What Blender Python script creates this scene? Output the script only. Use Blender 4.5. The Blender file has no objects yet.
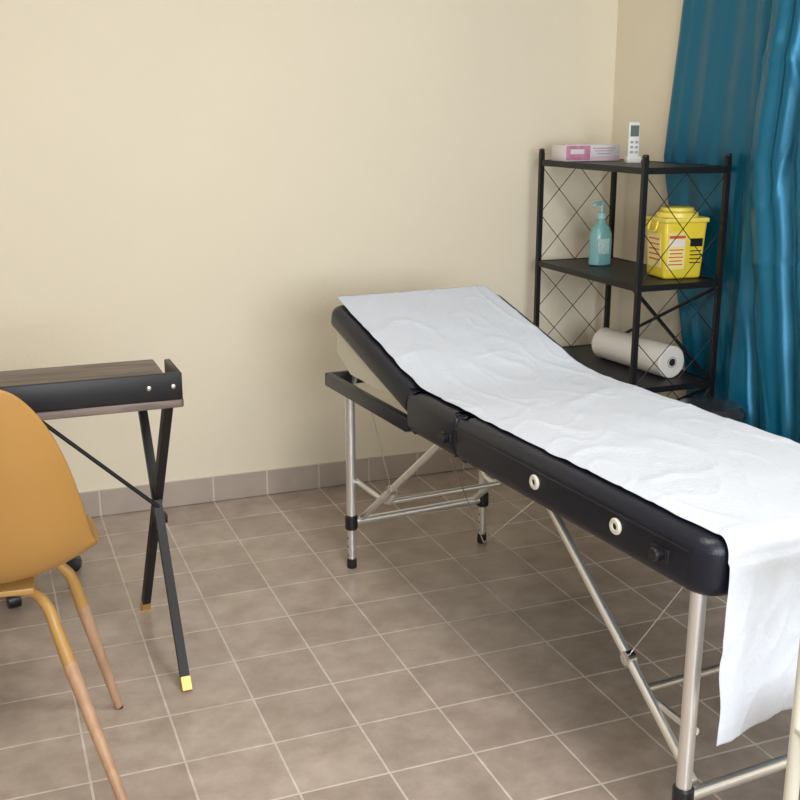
import bpy, bmesh, math, random
from mathutils import Vector, Matrix, noise
random.seed(4)
S=bpy.context.scene
try:
    S.view_settings.view_transform='Standard'
except Exception as e: print(e)

# ---------------- materials ----------------
def mat(name, col, rough=.5, metal=0, bump=0, bscale=200, var=0, vscale=8, coat=0, sheen=0, alpha=1, trans=0, col2=None, spec=None):
    m=bpy.data.materials.new(name); m.use_nodes=True
    nt=m.node_tree; b=nt.nodes['Principled BSDF']
    b.inputs['Base Color'].default_value=(*col,1); b.inputs['Roughness'].default_value=rough
    b.inputs['Metallic'].default_value=metal
    if coat: b.inputs['Coat Weight'].default_value=coat
    if sheen: b.inputs['Sheen Weight'].default_value=sheen
    if trans: b.inputs['Transmission Weight'].default_value=trans
    if spec is not None: b.inputs['Specular IOR Level'].default_value=spec
    tc=nt.nodes.new('ShaderNodeTexCoord')
    if var or col2:
        n=nt.nodes.new('ShaderNodeTexNoise'); n.inputs['Scale'].default_value=vscale; n.inputs['Detail'].default_value=4
        nt.links.new(tc.outputs['Object'],n.inputs['Vector'])
        r=nt.nodes.new('ShaderNodeValToRGB')
        c2=col2 or tuple(c*(1-var) for c in col)
        r.color_ramp.elements[0].color=(*c2,1); r.color_ramp.elements[1].color=(*col,1)
        r.color_ramp.elements[0].position=.35; r.color_ramp.elements[1].position=.65
        nt.links.new(n.outputs['Fac'],r.inputs['Fac']); nt.links.new(r.outputs['Color'],b.inputs['Base Color'])
    if bump:
        n2=nt.nodes.new('ShaderNodeTexNoise'); n2.inputs['Scale'].default_value=bscale; n2.inputs['Detail'].default_value=3
        nt.links.new(tc.outputs['Object'],n2.inputs['Vector'])
        bp=nt.nodes.new('ShaderNodeBump'); bp.inputs['Strength'].default_value=bump; bp.inputs['Distance'].default_value=.002
        nt.links.new(n2.outputs['Fac'],bp.inputs['Height']); nt.links.new(bp.outputs['Normal'],b.inputs['Normal'])
    return m

def wood(name, c1, c2, scale=(1,1,1), rough=.5, dist=3):
    m=mat(name,c1,rough); nt=m.node_tree; b=nt.nodes['Principled BSDF']
    tc=nt.nodes.new('ShaderNodeTexCoord'); mp=nt.nodes.new('ShaderNodeMapping'); mp.inputs['Scale'].default_value=scale
    n=nt.nodes.new('ShaderNodeTexNoise'); n.inputs['Scale'].default_value=4; n.inputs['Detail'].default_value=6; n.inputs['Distortion'].default_value=.6
    r=nt.nodes.new('ShaderNodeValToRGB'); r.color_ramp.elements[0].color=(*c2,1); r.color_ramp.elements[1].color=(*c1,1)
    r.color_ramp.elements[0].position=.38; r.color_ramp.elements[1].position=.62
    nt.links.new(tc.outputs['Object'],mp.inputs['Vector']); nt.links.new(mp.outputs['Vector'],n.inputs['Vector'])
    nt.links.new(n.outputs['Fac'],r.inputs['Fac']); nt.links.new(r.outputs['Color'],b.inputs['Base Color'])
    return m

M_wall=mat('wall_paint',(.85,.77,.615),.7,bump=.4,bscale=60,var=.02,vscale=2)
M_ceil=mat('ceiling_paint',(.80,.78,.73),.9)
M_alu=mat('brushed_aluminium',(.80,.80,.79),.32,.8,bump=.05)
M_blackm=mat('black_metal',(.010,.010,.012),.42,.0,bump=.1,bscale=300,spec=.35)
M_blackp=mat('black_plastic',(.010,.010,.013),.35)
M_rub=mat('black_rubber',(.015,.015,.015),.7)
M_leather=mat('black_leatherette',(.006,.008,.018),.33,bump=.35,bscale=350,spec=.4)
M_white=mat('white_plastic',(.8,.8,.77),.4)
M_cream=mat('cream_plastic',(.72,.70,.60),.4)
M_steel=mat('steel',(.7,.7,.7),.25,1)
M_brass=mat('brass',(.75,.5,.16),.35,.8)
M_must=mat('mustard_plastic',(.41,.215,.055),.40,bump=.08,bscale=400)
M_mustm=mat('mustard_metal',(.44,.25,.075),.4)
M_wleg=wood('beech_wood',(.50,.31,.19),(.41,.24,.145),(12,12,1.2),.5)
M_desk=wood('walnut_laminate',(.19,.145,.12),(.085,.062,.052),(1.2,14,14),.45)

def grout_floor(name,tile,ox,oy,base1,base2,grout,wall=False):
    m=bpy.data.materials.new(name); m.use_nodes=True; nt=m.node_tree; b=nt.nodes['Principled BSDF']
    geo=nt.nodes.new('ShaderNodeNewGeometry'); mp=nt.nodes.new('ShaderNodeMapping')
    mp.inputs['Location'].default_value=(ox,oy,0)
    nt.links.new(geo.outputs['Position'],mp.inputs['Vector'])
    br=nt.nodes.new('ShaderNodeTexBrick'); br.offset=0; br.squash=1
    br.inputs['Scale'].default_value=1; br.inputs['Brick Width'].default_value=tile; br.inputs['Row Height'].default_value=tile
    br.inputs['Mortar Size'].default_value=.0035; br.inputs['Mortar Smooth'].default_value=.3; br.inputs['Bias'].default_value=0
    br.inputs['Color1'].default_value=(*base1,1); br.inputs['Color2'].default_value=(*base2,1); br.inputs['Mortar'].default_value=(*grout,1)
    nt.links.new(mp.outputs['Vector'],br.inputs['Vector'])
    n=nt.nodes.new('ShaderNodeTexNoise'); n.inputs['Scale'].default_value=9; n.inputs['Detail'].default_value=7; n.inputs['Roughness'].default_value=.65
    nt.links.new(geo.outputs['Position'],n.inputs['Vector'])
    r=nt.nodes.new('ShaderNodeValToRGB'); r.color_ramp.elements[0].color=(.80,.77,.745,1); r.color_ramp.elements[1].color=(1.14,1.14,1.14,1)
    r.color_ramp.elements[0].position=.32; r.color_ramp.elements[1].position=.66
    nt.links.new(n.outputs['Fac'],r.inputs['Fac'])
    mx=nt.nodes.new('ShaderNodeMix'); mx.data_type='RGBA'; mx.blend_type='MULTIPLY'; mx.inputs['Factor'].default_value=1
    nt.links.new(br.outputs['Color'],mx.inputs['A']); nt.links.new(r.outputs['Color'],mx.inputs['B'])
    nt.links.new(mx.outputs['Result'],b.inputs['Base Color'])
    mr=nt.nodes.new('ShaderNodeMapRange'); mr.inputs['To Min'].default_value=.25; mr.inputs['To Max'].default_value=.8
    nt.links.new(br.outputs['Fac'],mr.inputs['Value']); nt.links.new(mr.outputs['Result'],b.inputs['Roughness'])
    inv=nt.nodes.new('ShaderNodeMath'); inv.operation='SUBTRACT'; inv.inputs[0].default_value=1
    nt.links.new(br.outputs['Fac'],inv.inputs[1])
    ad=nt.nodes.new('ShaderNodeMath'); ad.operation='MULTIPLY_ADD'; ad.inputs[1].default_value=.4
    nt.links.new(n.outputs['Fac'],ad.inputs[0]); nt.links.new(inv.outputs[0],ad.inputs[2])
    bp=nt.nodes.new('ShaderNodeBump'); bp.inputs['Strength'].default_value=.5; bp.inputs['Distance'].default_value=.003
    nt.links.new(ad.outputs[0],bp.inputs['Height']); nt.links.new(bp.outputs['Normal'],b.inputs['Normal'])
    return m
TILE=.213
M_floor=grout_floor('ceramic_floor_tile',TILE,1.58,.13,(.46,.378,.328),(.395,.320,.276),(.64,.575,.52))

# ---------------- mesh helpers ----------------
def empty(name,loc=(0,0,0),rz=0):
    e=bpy.data.objects.new(name,None); S.collection.objects.link(e); e.location=loc; e.rotation_euler=(0,0,rz); e.empty_display_size=.1
    return e
def fin(name,bm,m,parent=None,smooth=True,ang=40):
    bmesh.ops.recalc_face_normals(bm,faces=bm.faces)
    me=bpy.data.meshes.new(name); bm.to_mesh(me); bm.free()
    ms=m if isinstance(m,(list,tuple)) else [m]
    for x in ms: me.materials.append(x)
    if smooth:
        me.shade_smooth()
        try: me.set_sharp_from_angle(angle=math.radians(ang))
        except Exception: pass
    o=bpy.data.objects.new(name,me); S.collection.objects.link(o)
    if parent: o.parent=parent
    return o
def box(name,c,s,m,parent=None,bev=0,rot=None,seg=2,taper=1):
    bm=bmesh.new(); bmesh.ops.create_cube(bm,size=1)
    for v in bm.verts:
        k=taper if v.co.z<0 else 1
        v.co=Vector((v.co.x*s[0]*k,v.co.y*s[1]*k,v.co.z*s[2]))
    if bev: bmesh.ops.bevel(bm,geom=bm.edges[:],offset=bev,segments=seg,affect='EDGES',profile=.5)
    R=rot.to_4x4() if rot is not None else Matrix()
    bmesh.ops.transform(bm,matrix=Matrix.Translation(c)@R,verts=bm.verts)
    return fin(name,bm,m,parent,ang=35)
def tube(name,pts,r,m,parent=None,seg=14,smoothn=0,closed=False,square=False):
    P=[Vector(p) for p in pts]
    if smoothn:
        Q=[]
        for i in range(len(P)-1):
            p0=P[max(i-1,0)];p1=P[i];p2=P[i+1];p3=P[min(i+2,len(P)-1)]
            for k in range(smoothn):
                t=k/smoothn
                Q.append(.5*((2*p1)+(-p0+p2)*t+(2*p0-5*p1+4*p2-p3)*t*t+(-p0+3*p1-3*p2+p3)*t**3))
        Q.append(P[-1]); 
        rr=r
        if isinstance(r,(list,tuple)):
            rr=[]
            for i in range(len(P)-1):
                for k in range(smoothn): rr.append(r[i]+(r[i+1]-r[i])*k/smoothn)
            rr.append(r[-1])
        P=Q; r=rr
    n=len(P); R=r if isinstance(r,(list,tuple)) else [r]*n
    bm=bmesh.new(); rings=[]
    T0=(P[1]-P[0]).normalized()
    a=Vector((0,0,1)) if abs(T0.z)<.9 else Vector((1,0,0))
    N=T0.cross(a).normalized()
    if square: seg=4
    for i in range(n):
        T=((P[min(i+1,n-1)]-P[i]).normalized()+(P[i]-P[max(i-1,0)]).normalized())
        T=T.normalized() if T.length>1e-6 else T0
        N=(N-T*N.dot(T)).normalized(); B=T.cross(N)
        ring=[]
        for k in range(seg):
            an=2*math.pi*(k+(.5 if square else 0))/seg
            f=R[i]*(1.414 if square else 1)
            ring.append(bm.verts.new(P[i]+(N*math.cos(an)+B*math.sin(an))*f))
        rings.append(ring)
    for i in range(n-1):
        for k in range(seg):
            bm.faces.new((rings[i][k],rings[i][(k+1)%seg],rings[i+1][(k+1)%seg],rings[i+1][k]))
    bm.faces.new(rings[0]); bm.faces.new(rings[-1])
    return fin(name,bm,m,parent,ang=45)
def lathe(name,prof,m,parent=None,loc=(0,0,0),rot=None,seg=32):
    bm=bmesh.new(); rings=[]
    for r,z in prof:
        rings.append([bm.verts.new((max(r,1e-5)*math.cos(2*math.pi*k/seg),max(r,1e-5)*math.sin(2*math.pi*k/seg),z)) for k in range(seg)])
    for i in range(len(rings)-1):
        for k in range(seg): bm.faces.new((rings[i][k],rings[i][(k+1)%seg],rings[i+1][(k+1)%seg],rings[i+1][k]))
    bm.faces.new(rings[0]); bm.faces.new(rings[-1])
    R=rot.to_4x4() if rot is not None else Matrix()
    bmesh.ops.transform(bm,matrix=Matrix.Translation(loc)@R,verts=bm.verts)
    return fin(name,bm,m,parent,ang=35)
def slab(name,x0,x1,y0,y1,z0,z1,rad,bev,m,parent=None,xf=None,seg=4):
    """plan-rounded slab; rad=(r00,r10,r11,r01)"""
    bm=bmesh.new(); pts=[]
    cs=[((x0,y0),180,rad[0],(1,1)),((x1,y0),270,rad[1],(-1,1)),((x1,y1),0,rad[2],(-1,-1)),((x0,y1),90,rad[3],(1,-1))]
    for (cx,cy),a0,r,(sx,sy) in cs:
        if r<=0: pts.append((cx,cy)); continue
        for k in range(7):
            a=math.radians(a0+90*k/6); pts.append((cx+sx*r+r*math.cos(a),cy+sy*r+r*math.sin(a)))
    f=bm.faces.new([bm.verts.new((x,y,z0)) for x,y in pts])
    e=bmesh.ops.extrude_face_region(bm,geom=[f])
    top=[v for v in e['geom'] if isinstance(v,bmesh.types.BMVert)]
    for v in top: v.co.z=z1
    if bev:
        ed=[ed for ed in bm.edges if abs(ed.verts[0].co.z-ed.verts[1].co.z)<1e-6]
        bmesh.ops.bevel(bm,geom=ed,offset=bev,segments=seg,affect='EDGES',profile=.5)
    if xf is not None: bmesh.ops.transform(bm,matrix=xf,verts=bm.verts)
    return fin(name,bm,m,parent,ang=30)
RX=lambda d:Matrix.Rotation(math.radians(d),3,'X')
RY=lambda d:Matrix.Rotation(math.radians(d),3,'Y')
RZ=lambda d:Matrix.Rotation(math.radians(d),3,'Z')

# ---------------- room ----------------
XL,XR,YF,YB,H=-1.7,2.482,-.9,3.915,2.65
box('floor',((XL+XR)/2,(YF+YB)/2,-.05),(XR-XL+.2,YB-YF+.2,.1),M_floor)
box('ceiling',((XL+XR)/2,(YF+YB)/2,H+.05),(XR-XL+.2,YB-YF+.2,.1),M_ceil)
box('wall_back',((XL+XR)/2,YB+.05,H/2),(XR-XL+.2,.1,H),M_wall)
box('wall_right',(XR+.05,(YF+YB)/2,H/2),(.1,YB-YF,H),M_wall)
box('wall_left',(XL-.05,(YF+YB)/2,H/2),(.1,YB-YF,H),M_wall)
wx0,wx1,wz0,wz1=.0,1.8,.85,2.05  # opening for the added window, placed for how it lights the room
wf=empty('wall_front')
for nm,a,b,c,d in (('left_part',XL-.1,wx0,0,H),('right_part',wx1,XR+.1,0,H),('below_opening',wx0,wx1,0,wz0),('above_opening',wx0,wx1,wz1,H)):
    box(nm,((a+b)/2,YF-.05,(c+d)/2),(b-a,.1,d-c),M_wall,wf)
win=empty('added_window_1')  # unseen window behind the camera, added to go with the area light
for nm,a,b,c,d in (('frame_l',wx0,wx0+.05,wz0,wz1),('frame_r',wx1-.05,wx1,wz0,wz1),('frame_b',wx0+.05,wx1-.05,wz0,wz0+.05),('frame_t',wx0+.05,wx1-.05,wz1-.05,wz1),('mullion',.87,.93,wz0+.05,wz1-.05)):
    box(nm,((a+b)/2,YF-.05,(c+d)/2),(b-a,.06,d-c),M_white,win)

M_skirt=mat('skirting_tile',(.48,.40,.345),.4,var=.12,vscale=9,bump=.1,bscale=30)
M_grout=mat('grout',(.68,.62,.56),.8)
def skirt(name,axis,p,a,b,step,off):
    e=empty(name)
    if axis=='x': box('grout_bed',((a+b)/2,p-.004,.0515),(b-a,.008,.1),M_grout,e)
    else: box('grout_bed',(p,(a+b)/2,.0515),(.008,b-a,.1),M_grout,e)
    x=a+off
    bm=bmesh.new()
    edges=[a]
    while x<b: edges.append(x); x+=step
    edges.append(b)
    for x0,x1 in zip(edges[:-1],edges[1:]):
        if x1-x0<.01: continue
        if axis=='x': c=((x0+x1)/2,p-.007,.0505); s=(x1-x0-.008,.01,.098)
        else: c=(p,(x0+x1)/2,.0505); s=(.01,x1-x0-.008,.098)
        r=bmesh.ops.create_cube(bm,size=1)
        for v in r['verts']: v.co=Vector((v.co.x*s[0]+c[0],v.co.y*s[1]+c[1],v.co.z*s[2]+c[2]+.001))
    fin('tiles',bm,M_skirt,e,smooth=False)
skirt('baseboard_back','x',YB,XL,XR-.015,TILE,.12)
skirt('baseboard_right','y',XR-.007,YF,YB-.015,TILE,.05)
skirt('baseboard_left','y',XL+.007,YF,YB-.015,TILE,.1)

# ---------------- massage table ----------------
rot=math.radians(4.43)
T=empty('massage_table',(1.162,1.393,0),rot)
W=.630; ZT=.712; ZB=.595
V0=.048; V1=.985; V2=1.27; VH=1.86
AN=math.radians(15.6); LH=.605
slab('pad_foot',0,W,V0,V1,ZB,ZT,(.06,.06,.012,.012),.03,M_leather,T,seg=6)
slab('pad_middle',0,W,V1+.002,V2-.002,ZB,ZT,(.012,)*4,.03,M_leather,T,seg=6)
xf=Matrix.Translation((0,V2,ZT-.075))@Matrix.Rotation(AN,4,'X')@Matrix.Translation((0,-V2,-ZT+.075))
slab('pad_head',0,W,V2+.002,V2+LH,ZT-.07,ZT,(.012,.012,.05,.05),.026,M_leather,T,xf,seg=6)
slab('head_board',.03,W-.03,V2+.02,V2+LH-.03,ZT-.082,ZT-.07,(.02,)*4,.002,M_cream,T,xf)
for u in (.022,W-.034):
    bm=bmesh.new()
    q=[(V2+.12,ZT-.072),(V2+LH-.045,ZT-.072),(V2+LH-.06,ZT-.145),(V2+LH-.18,ZT-.165),(V2+.24,ZT-.115)]
    f=bm.faces.new([bm.verts.new((u,y,z)) for y,z in q]); ex=bmesh.ops.extrude_face_region(bm,geom=[f])
    for v in ex['geom']:
        if isinstance(v,bmesh.types.BMVert): v.co.x+=.012
    bmesh.ops.transform(bm,matrix=xf,verts=bm.verts)
    fin('head_cheek',bm,M_cream,T,smooth=False)
for u in (.012,W-.012):
    box('rail_head',(u,(V2+VH)/2,.615),(.024,VH-V2,.045),M_leather,T,.006)
box('rail_end',(W/2,VH,.615),(W,.024,.045),M_leather,T,.006)
for u in (.055,W-.055):
    tube('prop_rod',[(u+.01,V2+.08,.62),(u+.01,V2+.42,.735)],.006,M_alu,T)
    tube('prop_post',[(u,VH-.10,.61),(u,VH-.16,.75)],.008,M_alu,T)
tube('piping',[(-.001,.05+V0,ZT-.03),(-.001,V1,ZT-.03)],.0022,M_leather,T,8)
for sx,u in ((-1,0),(1,W)):
    R=RY(90*sx)
    for v in (.612,.315):
        lathe('grommet',[(.007,-.004),(.017,-.004),(.0175,.003),(.015,.006),(.008,.006),(.007,.003)],M_cream,T,(u,v,.655),R)
        lathe('grommet_hole',[(.0068,.0),(.0068,.0032)],M_rub,T,(u,v,.655),R)
    for v in (.178,1.03):
        lathe('knob',[(.012,-.004),(.014,.0),(.014,.016),(.011,.02),(0,.021)],M_blackp,T,(u,v,.65 if v<1 else .645),R)
        box('knob_plate',(u,v,.65 if v<1 else .645),(.006,.05,.028),M_blackp,T,.002)
LV=(.10,1.731); LU=(.03,.527)
for v in LV:
    d=1 if v<1 else -1
    for u in LU:
        tube('leg_upper',[(u,v,.16),(u,v,.60)],.0155,M_alu,T,20)
        tube('leg_extension',[(u,v,.02),(u,v,.17)],.0125,M_alu,T,20)
        lathe('leg_clamp',[(.017,0),(.021,.004),(.021,.045),(.017,.05)],M_blackp,T,(u,v,.135))
        lathe('leg_foot',[(.015,0),(.0165,.004),(.0155,.03),(.013,.032)],M_rub,T,(u,v,0.0005))
        for zz in (.045,.075,.105): lathe('pin_hole',[(.0035,0),(.0035,.0012)],M_rub,T,(u-.0122,v,zz),RY(-90),10)
        s=1 if u<.3 else -1
        iu=u+s*.035
        tube('strut',[(iu,v+d*.012,.175),(iu,v+d*.57,.595)],.0105,M_alu,T)
        tube('link',[(iu+s*.012,v+d*.235,.335),(iu+s*.012,v+d*.19,.285),(iu+s*.012,v+d*.10,.275),(u+s*.018,v+d*.0,.30)],.0085,M_alu,T,12,6)
        lathe('link_joint',[(.016,-.01),(.016,.01)],M_steel,T,(iu,v+d*.232,.34),RY(90))
        tube('cable',[(iu,v+d*.232,.345),(iu,v+d*.06,.597)],.0016,M_steel,T,6)
    tube('cross_bar',[(LU[0],v,.16),(LU[1],v,.16)],.013,M_alu,T)
    tube('link_bar',[(LU[0]+.047,v+d*.19,.285),(LU[1]-.047,v+d*.19,.285)],.0085,M_alu,T)
tube('tension_cable',[(.06,.67,.597),(.06,.93,.38),(.06,1.16,.597)],.0014,M_steel,T,6)

# ---- disposable paper sheet
E0=V0-.006
def prof_pt(s):
    R=.03
    if s<0:
        arc=R*math.pi/2
        if -s<arc:
            a=-s/R; return (E0+R-R*math.sin(a), ZT+.004-R+R*math.cos(a))
        return (E0,ZT+.004-R-(-s-arc))
    v=s+R+E0
    hz=V2-.02
    if v<=hz-.10: return (v,ZT+.004)
    t=v-(hz-.10); L=.20
    if t<L:
        a=AN*t/L; rad=L/AN
        return (hz-.10+rad*math.sin(a), ZT+.004+rad*(1-math.cos(a)))
    rad=L/AN
    y0=hz-.10+rad*math.sin(AN); z0=ZT+.004+rad*(1-math.cos(AN))
    return (y0+(t-L)*math.cos(AN), z0+(t-L)*math.sin(AN))
def ridge(x,y,z,w=.12):
    n=abs(noise.noise(Vector((x,y,z)))); return max(0,1-n/w)
bm=bmesh.new(); NU,NV=110,420; g=[]
s0,s1=-.388,1.802
for j in range(NV+1):
    s=s0+(s1-s0)*j/NV; v,z=prof_pt(s); row=[]
    for i in range(NU+1):
        f=i/NU; u=.040+f*.553
        n=.0024*(.5+noise.noise(Vector((u*8,s*7,1))))
        n+=.0022*ridge(u*5+s*1.5,s*3-u*2,3.3)*(.4+.6*abs(noise.noise(Vector((u*4,s*4,8)))))*2
        n+=.0016*ridge(u*9-s*3,s*5+u,6.1)
        if abs(f-.5)>.46: u+=noise.noise(Vector((f*3,s*14,7)))*.005
        yy,zz=v,z
        if s<-.06:
            k=min(1,(-s-.06)/.3)
            yy-=.004+k*(.010+.016*math.sin(u*19+1+.8*math.sin(s*6))+.010*noise.noise(Vector((u*14,s*6,2)))+.014)+n*1.5
            u+=-.040*k*(1-f)
            zz+= (noise.noise(Vector((u*25,2,2)))*.010 if j==0 else 0)
        else: zz+=max(n,0)+.0008
        row.append(bm.verts.new((u,yy,zz)))
    g.append(row)
for j in range(NV):
    for i in range(NU): bm.faces.new((g[j][i],g[j][i+1],g[j+1][i+1],g[j+1][i]))
M_paper=mat('exam_paper',(.63,.67,.755),.85,bump=.8,bscale=110)
P=fin('exam_table_paper',bm,M_paper,None,ang=180)
P.location=(1.162,1.393,0); P.rotation_euler=(0,0,rot)
md=P.modifiers.new('th','SOLIDIFY'); md.thickness=.0008; md.offset=1

# ---------------- desk ----------------
D=empty('writing_desk')
dx0,dx1,dy0,dy1=-.60,.445,2.60,3.09
slab('desk_top',dx0,dx1,dy0,dy1,.745,.765,(.01,)*4,.002,M_desk,D)
box('rim_front',((dx0+dx1)/2,dy0+.010,.7995),(dx1-dx0-.004,.016,.068),M_blackm,D,.003)
for x in (dx0+.010,dx1-.010):
    box('rim_side',(x,dy0+.010+.085,.7995),(.016,.15,.068),M_blackm,D,.003)
for x in (dx1-.025,dx1-.085):
    lathe('bolt',[(.006,0),(.006,.002),(.003,.0035)],M_steel,D,(x,dy0+.0018,.80),RX(90),16)
def xleg(x):
    s=1 if x>0 else -1
    for nm,ya,yb,xo,xb in (('leg_a',dy0+.43,2.53,-.012,.012*s),('leg_b',dy0+.05,3.06,.012,-.040*s)):
        top=Vector((x+xo,ya,.744)); bot=Vector((x+xo+xb,yb,.0))
        tube(nm,[top,bot+(top-bot).normalized()*.035],.0115,M_blackm,D,square=True)
        tube(nm+'_cap',[bot+(top-bot).normalized()*.036,bot+Vector((0,0,.001))],.0122,M_brass,D,square=True)
    box('leg_collar',(x-.002,2.80,.385),(.034,.035,.026),M_blackm,D,.004)
    tube('strut',[(x-s*.005,2.80,.415),(x-s*.34,2.78,.742)],.0055,M_blackm,D)
    box('top_plate',(x,2.85,.741),(.04,.44,.006),M_blackm,D)
xleg(.40); xleg(-.55)

# ---------------- mustard shell chair ----------------
C=empty('shell_chair',(-.053,2.30,0),math.radians(-5))
st=[
(.235,.425,.175,.0),(.225,.440,.20,.005),(.18,.450,.218,.014),(.10,.447,.232,.028),(.0,.438,.240,.045),(-.09,.436,.238,.062),
(-.155,.455,.232,.075),(-.195,.50,.226,.08),(-.22,.56,.218,.075),(-.24,.63,.205,.066),(-.258,.70,.188,.054),(-.272,.765,.165,.042),(-.283,.82,.135,.03),(-.290,.86,.10,.016),(-.293,.88,.055,.006)]
st=[(y+.115,z+.038+max(0,z-.5)*.09,hw*1.01,c) for y,z,hw,c in st]
def cr(a,i,t,k):
    n=len(a); p=[a[min(max(i+d,0),n-1)][k] for d in (-1,0,1,2)]
    return .5*(2*p[1]+(-p[0]+p[2])*t+(2*p[0]-5*p[1]+4*p[2]-p[3])*t*t+(-p[0]+3*p[1]-3*p[2]+p[3])*t**3)
fs=[]
for i in range(len(st)-1):
    for k in range(4): fs.append([cr(st,i,k/4,q) for q in range(4)])
fs.append(list(st[-1]))
bm=bmesh.new(); g=[]
for i,(y,z,hw,c) in enumerate(fs):
    a=fs[max(i-1,0)]; b=fs[min(i+1,len(fs)-1)]
    t=Vector((0,b[0]-a[0],b[1]-a[1])).normalized()
    nrm=Vector((0,t.z,-t.y))
    row=[]
    for k in range(25):
        f=-1+2*k/24
        p=Vector((f*hw,y,z))+nrm*c*(abs(f)**2.4)
        row.append(bm.verts.new(p))
    g.append(row)
for j in range(len(g)-1):
    for k in range(24): bm.faces.new((g[j][k],g[j][k+1],g[j+1][k+1],g[j+1][k]))
sh=fin('shell',bm,M_must,C,ang=180)
md=sh.modifiers.new('t','SOLIDIFY'); md.thickness=.007; md.offset=0
md=sh.modifiers.new('s','SUBSURF'); md.levels=1; md.render_levels=1
box('mount_plate',(0,.09,.456),(.20,.22,.014),M_mustm,C,.004)
for sx in (-1,1):
    for (fx,fy,kx,ky,kz,ty) in ((.258,.235,.175,.165,.39,.16),(.262,-.235,.140,-.055,.375,.01)):
        foot=Vector((sx*fx,fy,0.0)); k=Vector((sx*kx,ky,kz)); j=k.lerp(foot,.18)
        tube('leg_sleeve',[(sx*.0,ty,.450),(sx*(kx-.05),ty*.9+ky*.1,.445),(sx*(kx-.015),ty*.3+ky*.7,.42),k,j],[.011,.011,.0125,.0135,.015],M_mustm,C,16,5)
        tube('leg_wood',[j,foot+Vector((0,0,.004))],[.0155,.0105],M_wleg,C,16)
        lathe('leg_glide',[(.010,0),(.0108,.006)],M_rub,C,(foot.x,foot.y,.0003))

# ---------------- rolling stool (far side of desk) ----------------
O=empty('rolling_stool',(-.05,3.46,0),0)
for k in range(5):
    a=math.radians(-78+72*k); e=Vector((.25*math.cos(a),.25*math.sin(a),0))
    tube('base_arm',[(0,0,.10),e+Vector((0,0,.072))],[.024,.015],M_blackp,O)
    lathe('caster',[(.012,-.02),(.024,-.018),(.025,-.004),(.025,.004),(.024,.018),(.012,.02)],M_blackp,O,e+Vector((0,0,.0255)),Matrix.Rotation(a,3,'Z')@RX(90),20)
    tube('caster_stem',[e+Vector((0,0,.04)),e+Vector((0,0,.08))],.008,M_blackp,O)
tube('gas_lift',[(0,0,.08),(0,0,.40)],[.028,.018],M_blackp,O)
lathe('seat',[(.10,.39),(.165,.40),(.175,.42),(.172,.445),(.15,.458),(0,.46)],M_leather,O)

# ---------------- shelving unit ----------------
U=empty('metal_shelving_unit')
sx0,sx1,sy0,sy1=2.095,2.430,3.09,3.80
ZS=(1.28,.885,.52,.12)
for x in (sx0,sx1):
    for y in (sy0,sy1):
        tube('post',[(x,y,.012),(x,y,1.31)],.0088,M_blackm,U,square=True)
        lathe('post_cap',[(.009,0),(.012,.006),(.009,.014),(0,.016)],M_blackp,U,(x,y,1.309))
        lathe('post_foot',[(.016,0),(.016,.012)],M_blackp,U,(x,y,.0005))
M_mesh=mat('perforated_black_sheet',(.014,.014,.015),.45,bump=.6,bscale=500)
for z in ZS:
    box('shelf',((sx0+sx1)/2,(sy0+sy1)/2,z-.004),(sx1-sx0-.02,sy1-sy0-.02,.006),M_mesh,U)
    for x in (sx0,sx1): box('shelf_rail',(x,(sy0+sy1)/2,z-.010),(.012,sy1-sy0-.022,.022),M_blackm,U)
    for y in (sy0,sy1): box('shelf_rail',((sx0+sx1)/2,y,z-.010),(sx1-sx0-.022,.012,.022),M_blackm,U)
for y in (sy0,sy1):
    for z1,z0 in zip(ZS[:-1],ZS[1:]):
        zt=z1-.02; zm=(zt+z0)/2; xm=(sx0+sx1)/2
        for p,q in (((sx0,zt),(sx1,z0)),((sx1,zt),(sx0,z0)),((xm,zt),(sx0,zm)),((xm,zt),(sx1,zm)),((xm,z0),(sx0,zm)),((xm,z0),(sx1,zm))):
            tube('wire',[(p[0],y,p[1]),(q[0],y,q[1])],.0016,M_blackm,U,6)
for z1,z0 in ((ZS[1],ZS[2]),(ZS[2],ZS[3])):
    tube('back_brace',[(sx1-.002,sy0,z1-.02),(sx1-.002,sy1,z0)],.0065,M_blackm,U,8)
    tube('back_brace',[(sx1-.002,sy1,z1-.02),(sx1-.002,sy0,z0)],.0065,M_blackm,U,8)

# --- items
M_pink=mat('pink_print',(.72,.30,.46),.5,var=.25,vscale=60)
M_pinkl=mat('pale_pink_print',(.80,.55,.66),.5)
M_boxw=mat('white_card',(.80,.76,.77),.55)
GB=empty('disposable_glove_box',(2.232,3.700,1.2800),0)
M_gp=mat('grey_print',(.45,.42,.48),.6)
box('carton',(0,0,.030),(.240,.110,.060),M_boxw,GB,.002)
box('front_pink',(-.066,-.0557,.031),(.105,.001,.054),M_pink,GB)
box('top_pink',(-.066,-.010,.0603),(.105,.086,.001),M_pinkl,GB)
box('front_logo',(-.070,-.0565,.036),(.060,.001,.018),M_boxw,GB)
box('front_band',(.053,-.0557,.012),(.125,.001,.012),M_pinkl,GB)
for i in range(3): box('front_text',(.048,-.0557,.048-.010*i),(.10-.02*i,.001,.0035),M_pink if i==0 else M_gp,GB)
slab('opening',-.06,.08,-.02,.02,.0600,.0612,(.018,)*4,0,M_white,GB)

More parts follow.
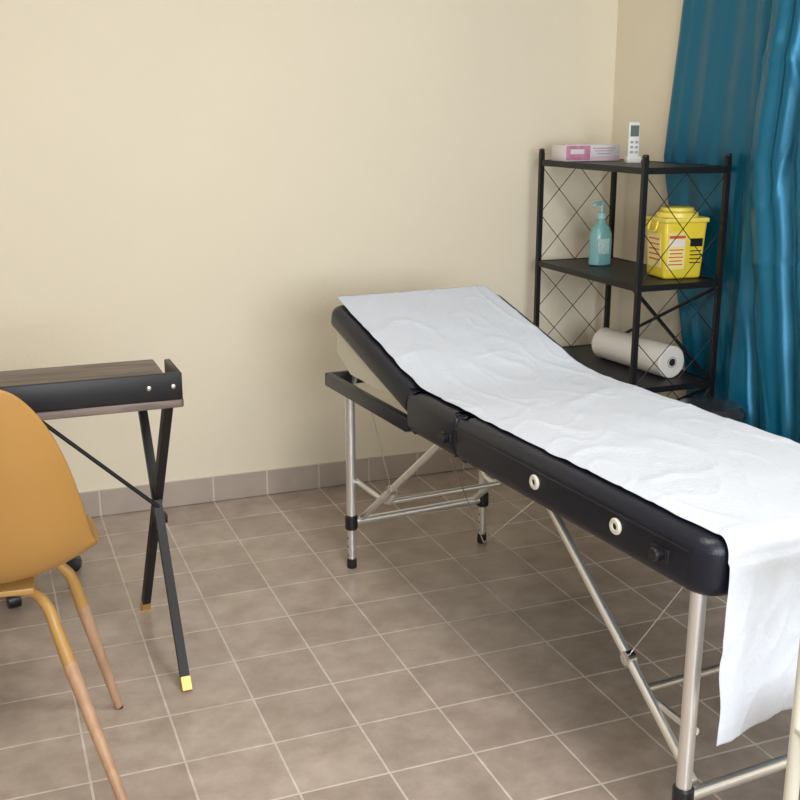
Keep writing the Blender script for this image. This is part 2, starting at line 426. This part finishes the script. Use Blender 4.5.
R=empty('remote_control',(2.295,3.47,1.2795),math.radians(-15))
box('body',(0,0,.075),(.045,.018,.145),M_white,R,.006,seg=3)
box('screen',(0,-.0095,.115),(.032,.001,.04),mat('lcd',(.12,.15,.14),.2),R)
M_gb=mat('grey_button',(.35,.36,.38),.5)
for i in range(3):
    for k in range(2): box('button',(-.009+.018*k,-.010,.075-.018*i),(.011,.003,.009),M_gb,R,.001)
box('holder',(0,0,.012),(.055,.034,.024),M_white,R,.003)

ZI=ZS[1]+.0003
B=empty('soap_dispenser_bottle',(2.255,3.60,ZI),0)
M_soap=mat('teal_plastic',(.26,.56,.58),.25,trans=.25)
bm=bmesh.new(); prof=[(.0,.036,.026),(.004,.046,.031),(.08,.047,.032),(.105,.045,.031),(.13,.033,.025),(.145,.016,.016),(.16,.014,.014)]
g=[]
for z,a,b in prof: g.append([bm.verts.new((a*math.cos(2*math.pi*k/32),b*math.sin(2*math.pi*k/32),z*1.15)) for k in range(32)])
for i in range(len(g)-1):
    for k in range(32): bm.faces.new((g[i][k],g[i][(k+1)%32],g[i+1][(k+1)%32],g[i+1][k]))
bm.faces.new(g[0]); bm.faces.new(g[-1]); fin('bottle',bm,M_soap,B,ang=50)
M_pump=mat('aqua_pump',(.35,.66,.70),.35)
lathe('collar',[(.017,0),(.017,.02),(.010,.025),(.006,.026),(.006,.05)],M_pump,B,(0,0,.18))
tube('nozzle',[(.012,.0,.235),(-.005,0,.238),(-.035,-.01,.236),(-.042,-.012,.225)],.007,M_pump,B,12,4)
box('label',(-.004,-.0305,.075),(.05,.006,.06),mat('soap_label',(.50,.70,.70),.5,var=.3,vscale=90),B,.002)

K=empty('sharps_container',(2.338,3.235,ZI),math.radians(-6))
M_yel=mat('yellow_plastic',(.85,.66,.05),.35)
M_yel2=mat('yellow_lid',(.90,.74,.12),.35)
box('body',(0,0,.103),(.168,.15,.206),M_yel,K,.012,taper=.88,seg=3)
box('lid_rim',(0,0,.208),(.175,.160,.018),M_yel2,K,.006)
lathe('lid',[(.076,0),(.074,.016),(.060,.022),(.058,.032),(.050,.035),(0,.036)],M_yel2,K,(0,0,.216))
M_pale=mat('pale_yellow_label',(.88,.76,.30),.5); M_redp=mat('red_print',(.65,.10,.06),.5)
rr=RX(2.5)
box('label_front',(-.034,-.0720,.10),(.070,.002,.13),M_pale,K,0,rr)
box('label_red_band',(-.034,-.0745,.150),(.064,.002,.010),M_redp,K,0,rr)
box('label_white',(-.034,-.0740,.128),(.060,.002,.020),M_boxw,K,0,rr)
for i in range(5): box('label_text',(-.034,-.0728+.0006*i,.105-.013*i),(.056-.008*(i%2),.002,.004),M_redp,K,0,rr)
box('label_black',(.043,-.0735,.130),(.048,.002,.028),M_blackp,K,0,rr)
for i in range(4): box('label_line',(.043,-.0718+.0006*i,.100-.014*i),(.044,.002,.003),M_blackp,K,0,rr)
box('label_side',(-.0805,0,.10),(.002,.09,.12),M_pale,K,0,RY(-3))
for i in range(5): box('label_side_text',(-.0832+.0008*i,0,.14-.018*i),(.002,.07,.005),M_redp,K,0,RY(-3))
tube('handle',[(-.084,-.02,.205),(-.093,-.02,.17),(-.093,.03,.17),(-.084,.03,.205)],.004,M_yel2,K,8,4)

rollr=.060
TR=empty('paper_towel_roll',(2.315,3.175,ZS[2]+.0005+rollr),0)
M_roll=mat('tissue_paper',(.80,.77,.72),.9,bump=.7,bscale=90)
M_core=mat('cardboard',(.40,.30,.20),.8)
rm=Matrix.Rotation(math.radians(6),3,'Z')@Matrix.Rotation(math.radians(-90),3,'X')
RL=.40
lathe('roll',[(.021,0),(.020,.001),(rollr-.003,0),(rollr,.004),(rollr,RL-.004),(rollr-.003,RL),(.02,RL),(.02,RL-.01)],M_roll,TR,(0,0,0),rm,40)
lathe('core',[(.0205,RL),(.0205,-.002),(.0185,-.002),(.0185,RL)],M_core,TR,(0,0,0),rm,24)
lathe('core_hollow',[(.014,-.0028),(.014,-.0020)],M_rub,TR,(0,0,0),rm,24)

# ---------------- curtain ----------------
M_cur=mat('teal_satin',(.004,.135,.245),.30,metal=.38,bump=.12,bscale=900)
bm=bmesh.new(); g=[]; NZ,NY=150,560
def lerp(a,b,t): return a+(b-a)*t
for j in range(NZ+1):
    z=.04+2.28*j/NZ; row=[]
    if z>1.3: yl=lerp(3.51,3.45,min(1,(z-1.3)/.6))
    else: yl=lerp(3.27,3.51,max(0,min(1,(z-.45)/.85)))
    yr=1.7
    for i in range(NY+1):
        f=i/NY; y=yl+(yr-yl)*f
        ph=f*1.8
        wob=.35*math.sin(z*1.7)+.25*noise.noise(Vector((ph*3,z*1.5,9)))
        a=ph*2*math.pi*5.2+.9*math.sin(ph*4.3)+wob
        w=math.sin(a)+.30*math.sin(2*a+.7)
        w=.62*w+.20*math.sin(ph*2*math.pi*15+wob*3)*(.5+.5*math.sin(ph*9+z))+.14*noise.noise(Vector((ph*12,z*2.5,0)))
        w+=.18*noise.noise(Vector((ph*6,z*6,5)))+.10*ridge(ph*7+z*.8,z*2.2-ph*3,2.2)
        w=max(-1.1,min(1.1,w))
        blend=max(0,min(1,(3.05-y)/.12)); blend=blend*blend*(3-2*blend)
        A=lerp(.018,.095,blend)
        x=2.473-A*(.5+.45*w)-blend*.008
        for zc in (.98,1.62): x-=.004*math.exp(-((z-zc)/.010)**2)*blend
        row.append(bm.verts.new((min(x,2.476),y,z)))
    g.append(row)
for j in range(NZ):
    for i in range(NY): bm.faces.new((g[j][i],g[j][i+1],g[j+1][i+1],g[j+1][i]))
CU=empty('curtain')
fin('cloth',bm,M_cur,CU,ang=180)
CR=empty('curtain_rod')
tube('rod',[(2.42,1.55,2.36),(2.42,3.62,2.36)],.012,M_steel,CR)
for y in (1.6,3.57): tube('bracket',[(2.42,y,2.36),(2.481,y,2.36)],.008,M_steel,CR)

# ---------------- pedal bin ----------------
PB=empty('pedal_bin',(2.225,2.83,0))
lathe('body',[(.105,.002),(.11,.01),(.115,.46),(.118,.47),(.118,.48)],M_blackp,PB)
lathe('lid',[(.120,.48),(.121,.495),(.10,.518),(.05,.528),(0,.53)],mat('dark_lid',(.03,.03,.035),.2),PB)
box('pedal',(-.125,-.03,.02),(.05,.04,.01),M_blackp,PB,.003)

# ---------------- white trolley by the foot of table ----------------
TC=empty('medical_trolley',(1.208,1.24,0),0)
for x in (0,.40):
    for y in (0,-.30):
        tube('post',[(x,y,.06),(x,y,.765)],.0125,M_cream,TC)
        lathe('caster',[(.010,-.01),(.024,-.009),(.025,0),(.024,.009),(.010,.01)],M_rub,TC,(x,y,.0255),RY(90),20)
        tube('caster_fork',[(x,y,.03),(x,y,.07)],.007,M_steel,TC)
for z in (.16,.45,.75):
    slab('tray',-.012,.412,-.312,.012,z,z+.012,(.02,)*4,.003,M_cream,TC)

# ---------------- lights ----------------
CL=empty('added_ceiling_light',(.9,1.5,H),0)  # unseen ceiling fixture, added to house the extra lamp
M_em=bpy.data.materials.new('added_lamp_diffuser'); M_em.use_nodes=True  # glowing cover of the added ceiling fixture
b=M_em.node_tree.nodes['Principled BSDF']; b.inputs['Emission Color'].default_value=(1,.95,.86,1); b.inputs['Emission Strength'].default_value=2
lathe('base',[(.20,-.03),(.20,-.001)],M_white,CL)
lathe('diffuser',[(0,-.09),(.10,-.08),(.17,-.055),(.19,-.031)],M_em,CL)
def area(name,loc,rot,sx,sy,p,col):
    l=bpy.data.lights.new(name,'AREA'); l.shape='RECTANGLE'; l.size=sx; l.size_y=sy; l.energy=p; l.color=col
    o=bpy.data.objects.new(name,l); S.collection.objects.link(o); o.location=loc; o.rotation_euler=rot; return o
area('added_ceiling_fill',(.9,1.5,H-.11),(0,0,0),.5,.5,20,(1,.96,.90))  # added area lamp under the unseen fixture, brightens the room
area('added_window_fill',((wx0+wx1)/2,YF+.01,(wz0+wz1)/2),(math.radians(90),0,0),wx1-wx0,wz1-wz0,88,(.89,.945,1))  # added area lamp in front of the unseen window, main light
w=bpy.data.worlds.new('sky'); S.world=w; w.use_nodes=True
w.node_tree.nodes['Background'].inputs[0].default_value=(.75,.85,1,1); w.node_tree.nodes['Background'].inputs[1].default_value=1.0

# ---------------- camera ----------------
cd=bpy.data.cameras.new('camera'); cam=bpy.data.objects.new('camera',cd); S.collection.objects.link(cam)
cam.location=(0,0,1.45); cam.rotation_euler=(math.radians(90-14.9),0,math.radians(-21.5))
cd.sensor_width=36; cd.lens=36*1070/800; cd.clip_start=.05
S.camera=cam
